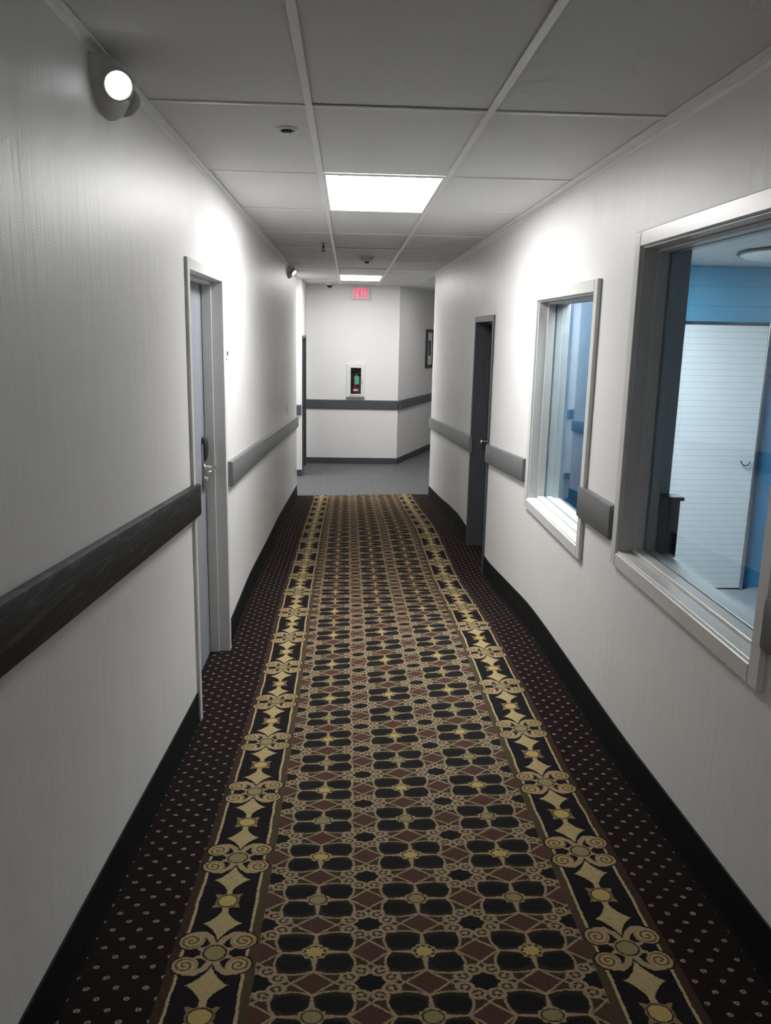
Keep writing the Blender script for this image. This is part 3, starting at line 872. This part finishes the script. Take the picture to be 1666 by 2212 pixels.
# ------------------------------------------------------------------ picture on the angled wall
ang = math.atan2(AY1-AY0, AX1-AX0)
pc = Vector((AX0 + (AX1-AX0)*.545, AY0 + (AY1-AY0)*.545, 0))
pic = thing('framed_picture', (pc.x, pc.y, -.645), 'black-framed picture half hidden behind the right wall end', 'picture', rz=ang)
sgn_ = -1.0
fr = MB(); pw, ph, ft = .46, .70, .055
for a in ((-pw/2, -pw/2+ft, 0, ph), (pw/2-ft, pw/2, 0, ph), (-pw/2+ft, pw/2-ft, 0, ft), (-pw/2+ft, pw/2-ft, ph-ft, ph)):
    fr.box(a[0], a[1], -.032, -.001, a[2], a[3], .004)
fr.build('frame', M_BLACK, pic)
MB().box(-pw/2+ft, pw/2-ft, -.014, -.004, ft, ph-ft).build('mat_board', M_PAPER, pic)['label'] = 'white mat board'
MB().box(-.09, .09, -.0155, -.0142, .22, .50).build('print', M_DKGREY, pic)['label'] = 'small grey print'

# ------------------------------------------------------------------ small wall plates
sg = thing('door_sign', (XL, 4.79, -.17), 'small white room plate on the wall beside the grey door', 'sign')
part(MB().box(XL, XL+.006, 4.755, 4.835, -.172, -.118, .002), 'plate', M_WHITE, sg)
part(MB().box(XL+.006, XL+.0075, 4.765, 4.805, -.150, -.128, .0005), 'dark_insert', M_BLACK, sg, 'dark strip')
sw = thing('light_switch', (XL, 9.4, -.94), 'white switch plate above the rail near the far end of the left wall', 'switch')
part(MB().box(XL, XL+.006, 9.345, 9.455, -.945, -.825, .002), 'plate', M_WHITE, sw)
part(MB().box(XL+.006, XL+.010, 9.38, 9.42, -.912, -.858, .001), 'rocker', M_CREAM, sw)
ou = thing('power_outlet', (XL, 10.95, -1.91), 'white outlet plate low on the left wall near the carpet end', 'outlet')
part(MB().box(XL, XL+.006, 10.91, 10.99, -1.915, -1.795, .002), 'plate', M_WHITE, ou)
for zz in (-1.885, -1.825):
    part(MB().box(XL+.006, XL+.008, 10.932, 10.968, zz-.016, zz+.016, .001), 'socket', M_CREAM, ou)

# ------------------------------------------------------------------ ceiling devices
spk = thing('ceiling_sprinkler', (-.236, 3.319, H), 'round white ring with a dark sprinkler head in the near left tile', 'sprinkler')
part(MB().lathe([(.028, .002), (.030, -.005), (.040, -.006), (.044, -.002), (.044, .012), (.028, .012)], (-.236, 3.319, H+.002), (0, 0, 1), 36), 'escutcheon', M_WHITE, spk, 'white ring')
part(MB().lathe([(.0285, .004), (.027, -.003), (.010, -.006), (.0, -.006)], (-.236, 3.319, H+.002), (0, 0, 1), 28), 'recess', M_BLACK, spk, 'dark hole')
df = MB()
for k in range(8):
    a = k*math.pi/4
    df.box(-.236+.016*math.cos(a)-.003, -.236+.016*math.cos(a)+.003, 3.319+.016*math.sin(a)-.003, 3.319+.016*math.sin(a)+.003, H-.0075, H-.001, .001)
df.lathe([(.0, -.0085), (.010, -.008), (.010, -.006), (.0, -.005)], (-.236, 3.319, H), (0, 0, 1), 24)
part(df, 'deflector', M_BLACK, spk)
pn = thing('pendant_sprinkler', (-.222, 7.45, H), 'thin dark sprinkler hanging under the tile past the first light', 'sprinkler')
part(MB().lathe([(.030, .012), (.030, .0), (.022, -.005), (.008, -.006)], (-.222, 7.45, H+.002), (0, 0, 1), 24), 'escutcheon', M_STEEL, pn)
pd = MB().lathe([(.007, -.004), (.009, -.030), (.009, -.036), (.003, -.037)], (-.222, 7.45, H), (0, 0, 1), 16)
pd.tube([(-.230, 7.45, H-.034), (-.234, 7.45, H-.048), (-.224, 7.45, H-.060)], .003, 8); pd.tube([(-.214, 7.45, H-.034), (-.210, 7.45, H-.048), (-.220, 7.45, H-.060)], .003, 8)
part(pd, 'sprinkler_body', M_BLACK, pn)
part(MB().lathe([(.0, -.064), (.017, -.062), (.017, -.059), (.0, -.058)], (-.222, 7.45, H), (0, 0, 1), 20), 'deflector', M_BLACK, pn)
sm = thing('smoke_detector', (.178, 8.6, H), 'round smoke detector on the ceiling before the far light', 'smoke detector')
part(MB().lathe([(.075, .014), (.076, -.008), (.070, -.013)], (.178, 8.6, H), (0, 0, 1), 32), 'base_plate', M_CREAM, sm)
part(MB().lathe([(.062, -.012), (.060, -.030), (.048, -.042), (.024, -.047), (.0, -.048)], (.178, 8.6, H), (0, 0, 1), 32), 'cover', M_CREAM, sm)
part(MB().lathe([(.022, -.046), (.020, -.060), (.010, -.064), (.0, -.064)], (.178, 8.6, H), (0, 0, 1), 20), 'sensor_cap', M_BLACK, sm, 'dark centre')
cm = thing('ceiling_camera', (-.300, 13.45, H), 'small white security camera with a black dome left of the exit sign', 'camera')
part(MB().lathe([(.055, .014), (.056, -.020), (.050, -.032), (.044, -.034)], (-.300, 13.45, H), (0, 0, 1), 28), 'housing', M_WHITE, cm)
part(MB().lathe([(.044, -.033), (.041, -.052), (.030, -.068), (.014, -.076), (.0, -.077)], (-.300, 13.45, H), (0, 0, 1), 28), 'dome', M_BLACK, cm, 'black glossy dome')

# ------------------------------------------------------------------ world, view
w = bpy.data.worlds.new('world'); SC.world = w; w.use_nodes = True
w.node_tree.nodes['Background'].inputs[0].default_value = (.5, .55, .6, 1)
w.node_tree.nodes['Background'].inputs[1].default_value = 0.0
vs = SC.view_settings
vs.view_transform = 'Standard'; vs.look = 'None'; vs.exposure = 0.12; vs.gamma = 1.0; vs.use_curve_mapping = False
SC.cycles.max_bounces = 8; SC.cycles.diffuse_bounces = 5; SC.cycles.glossy_bounces = 3; SC.cycles.transparent_max_bounces = 8
SC.cycles.caustics_reflective = False; SC.cycles.caustics_refractive = False
SC.cycles.use_adaptive_sampling = True; SC.cycles.adaptive_threshold = 0.13; SC.cycles.adaptive_min_samples = 16; SC.cycles.use_light_tree = False
SC.cycles.use_denoising = True
SC.cycles.sample_clamp_indirect = 6.0
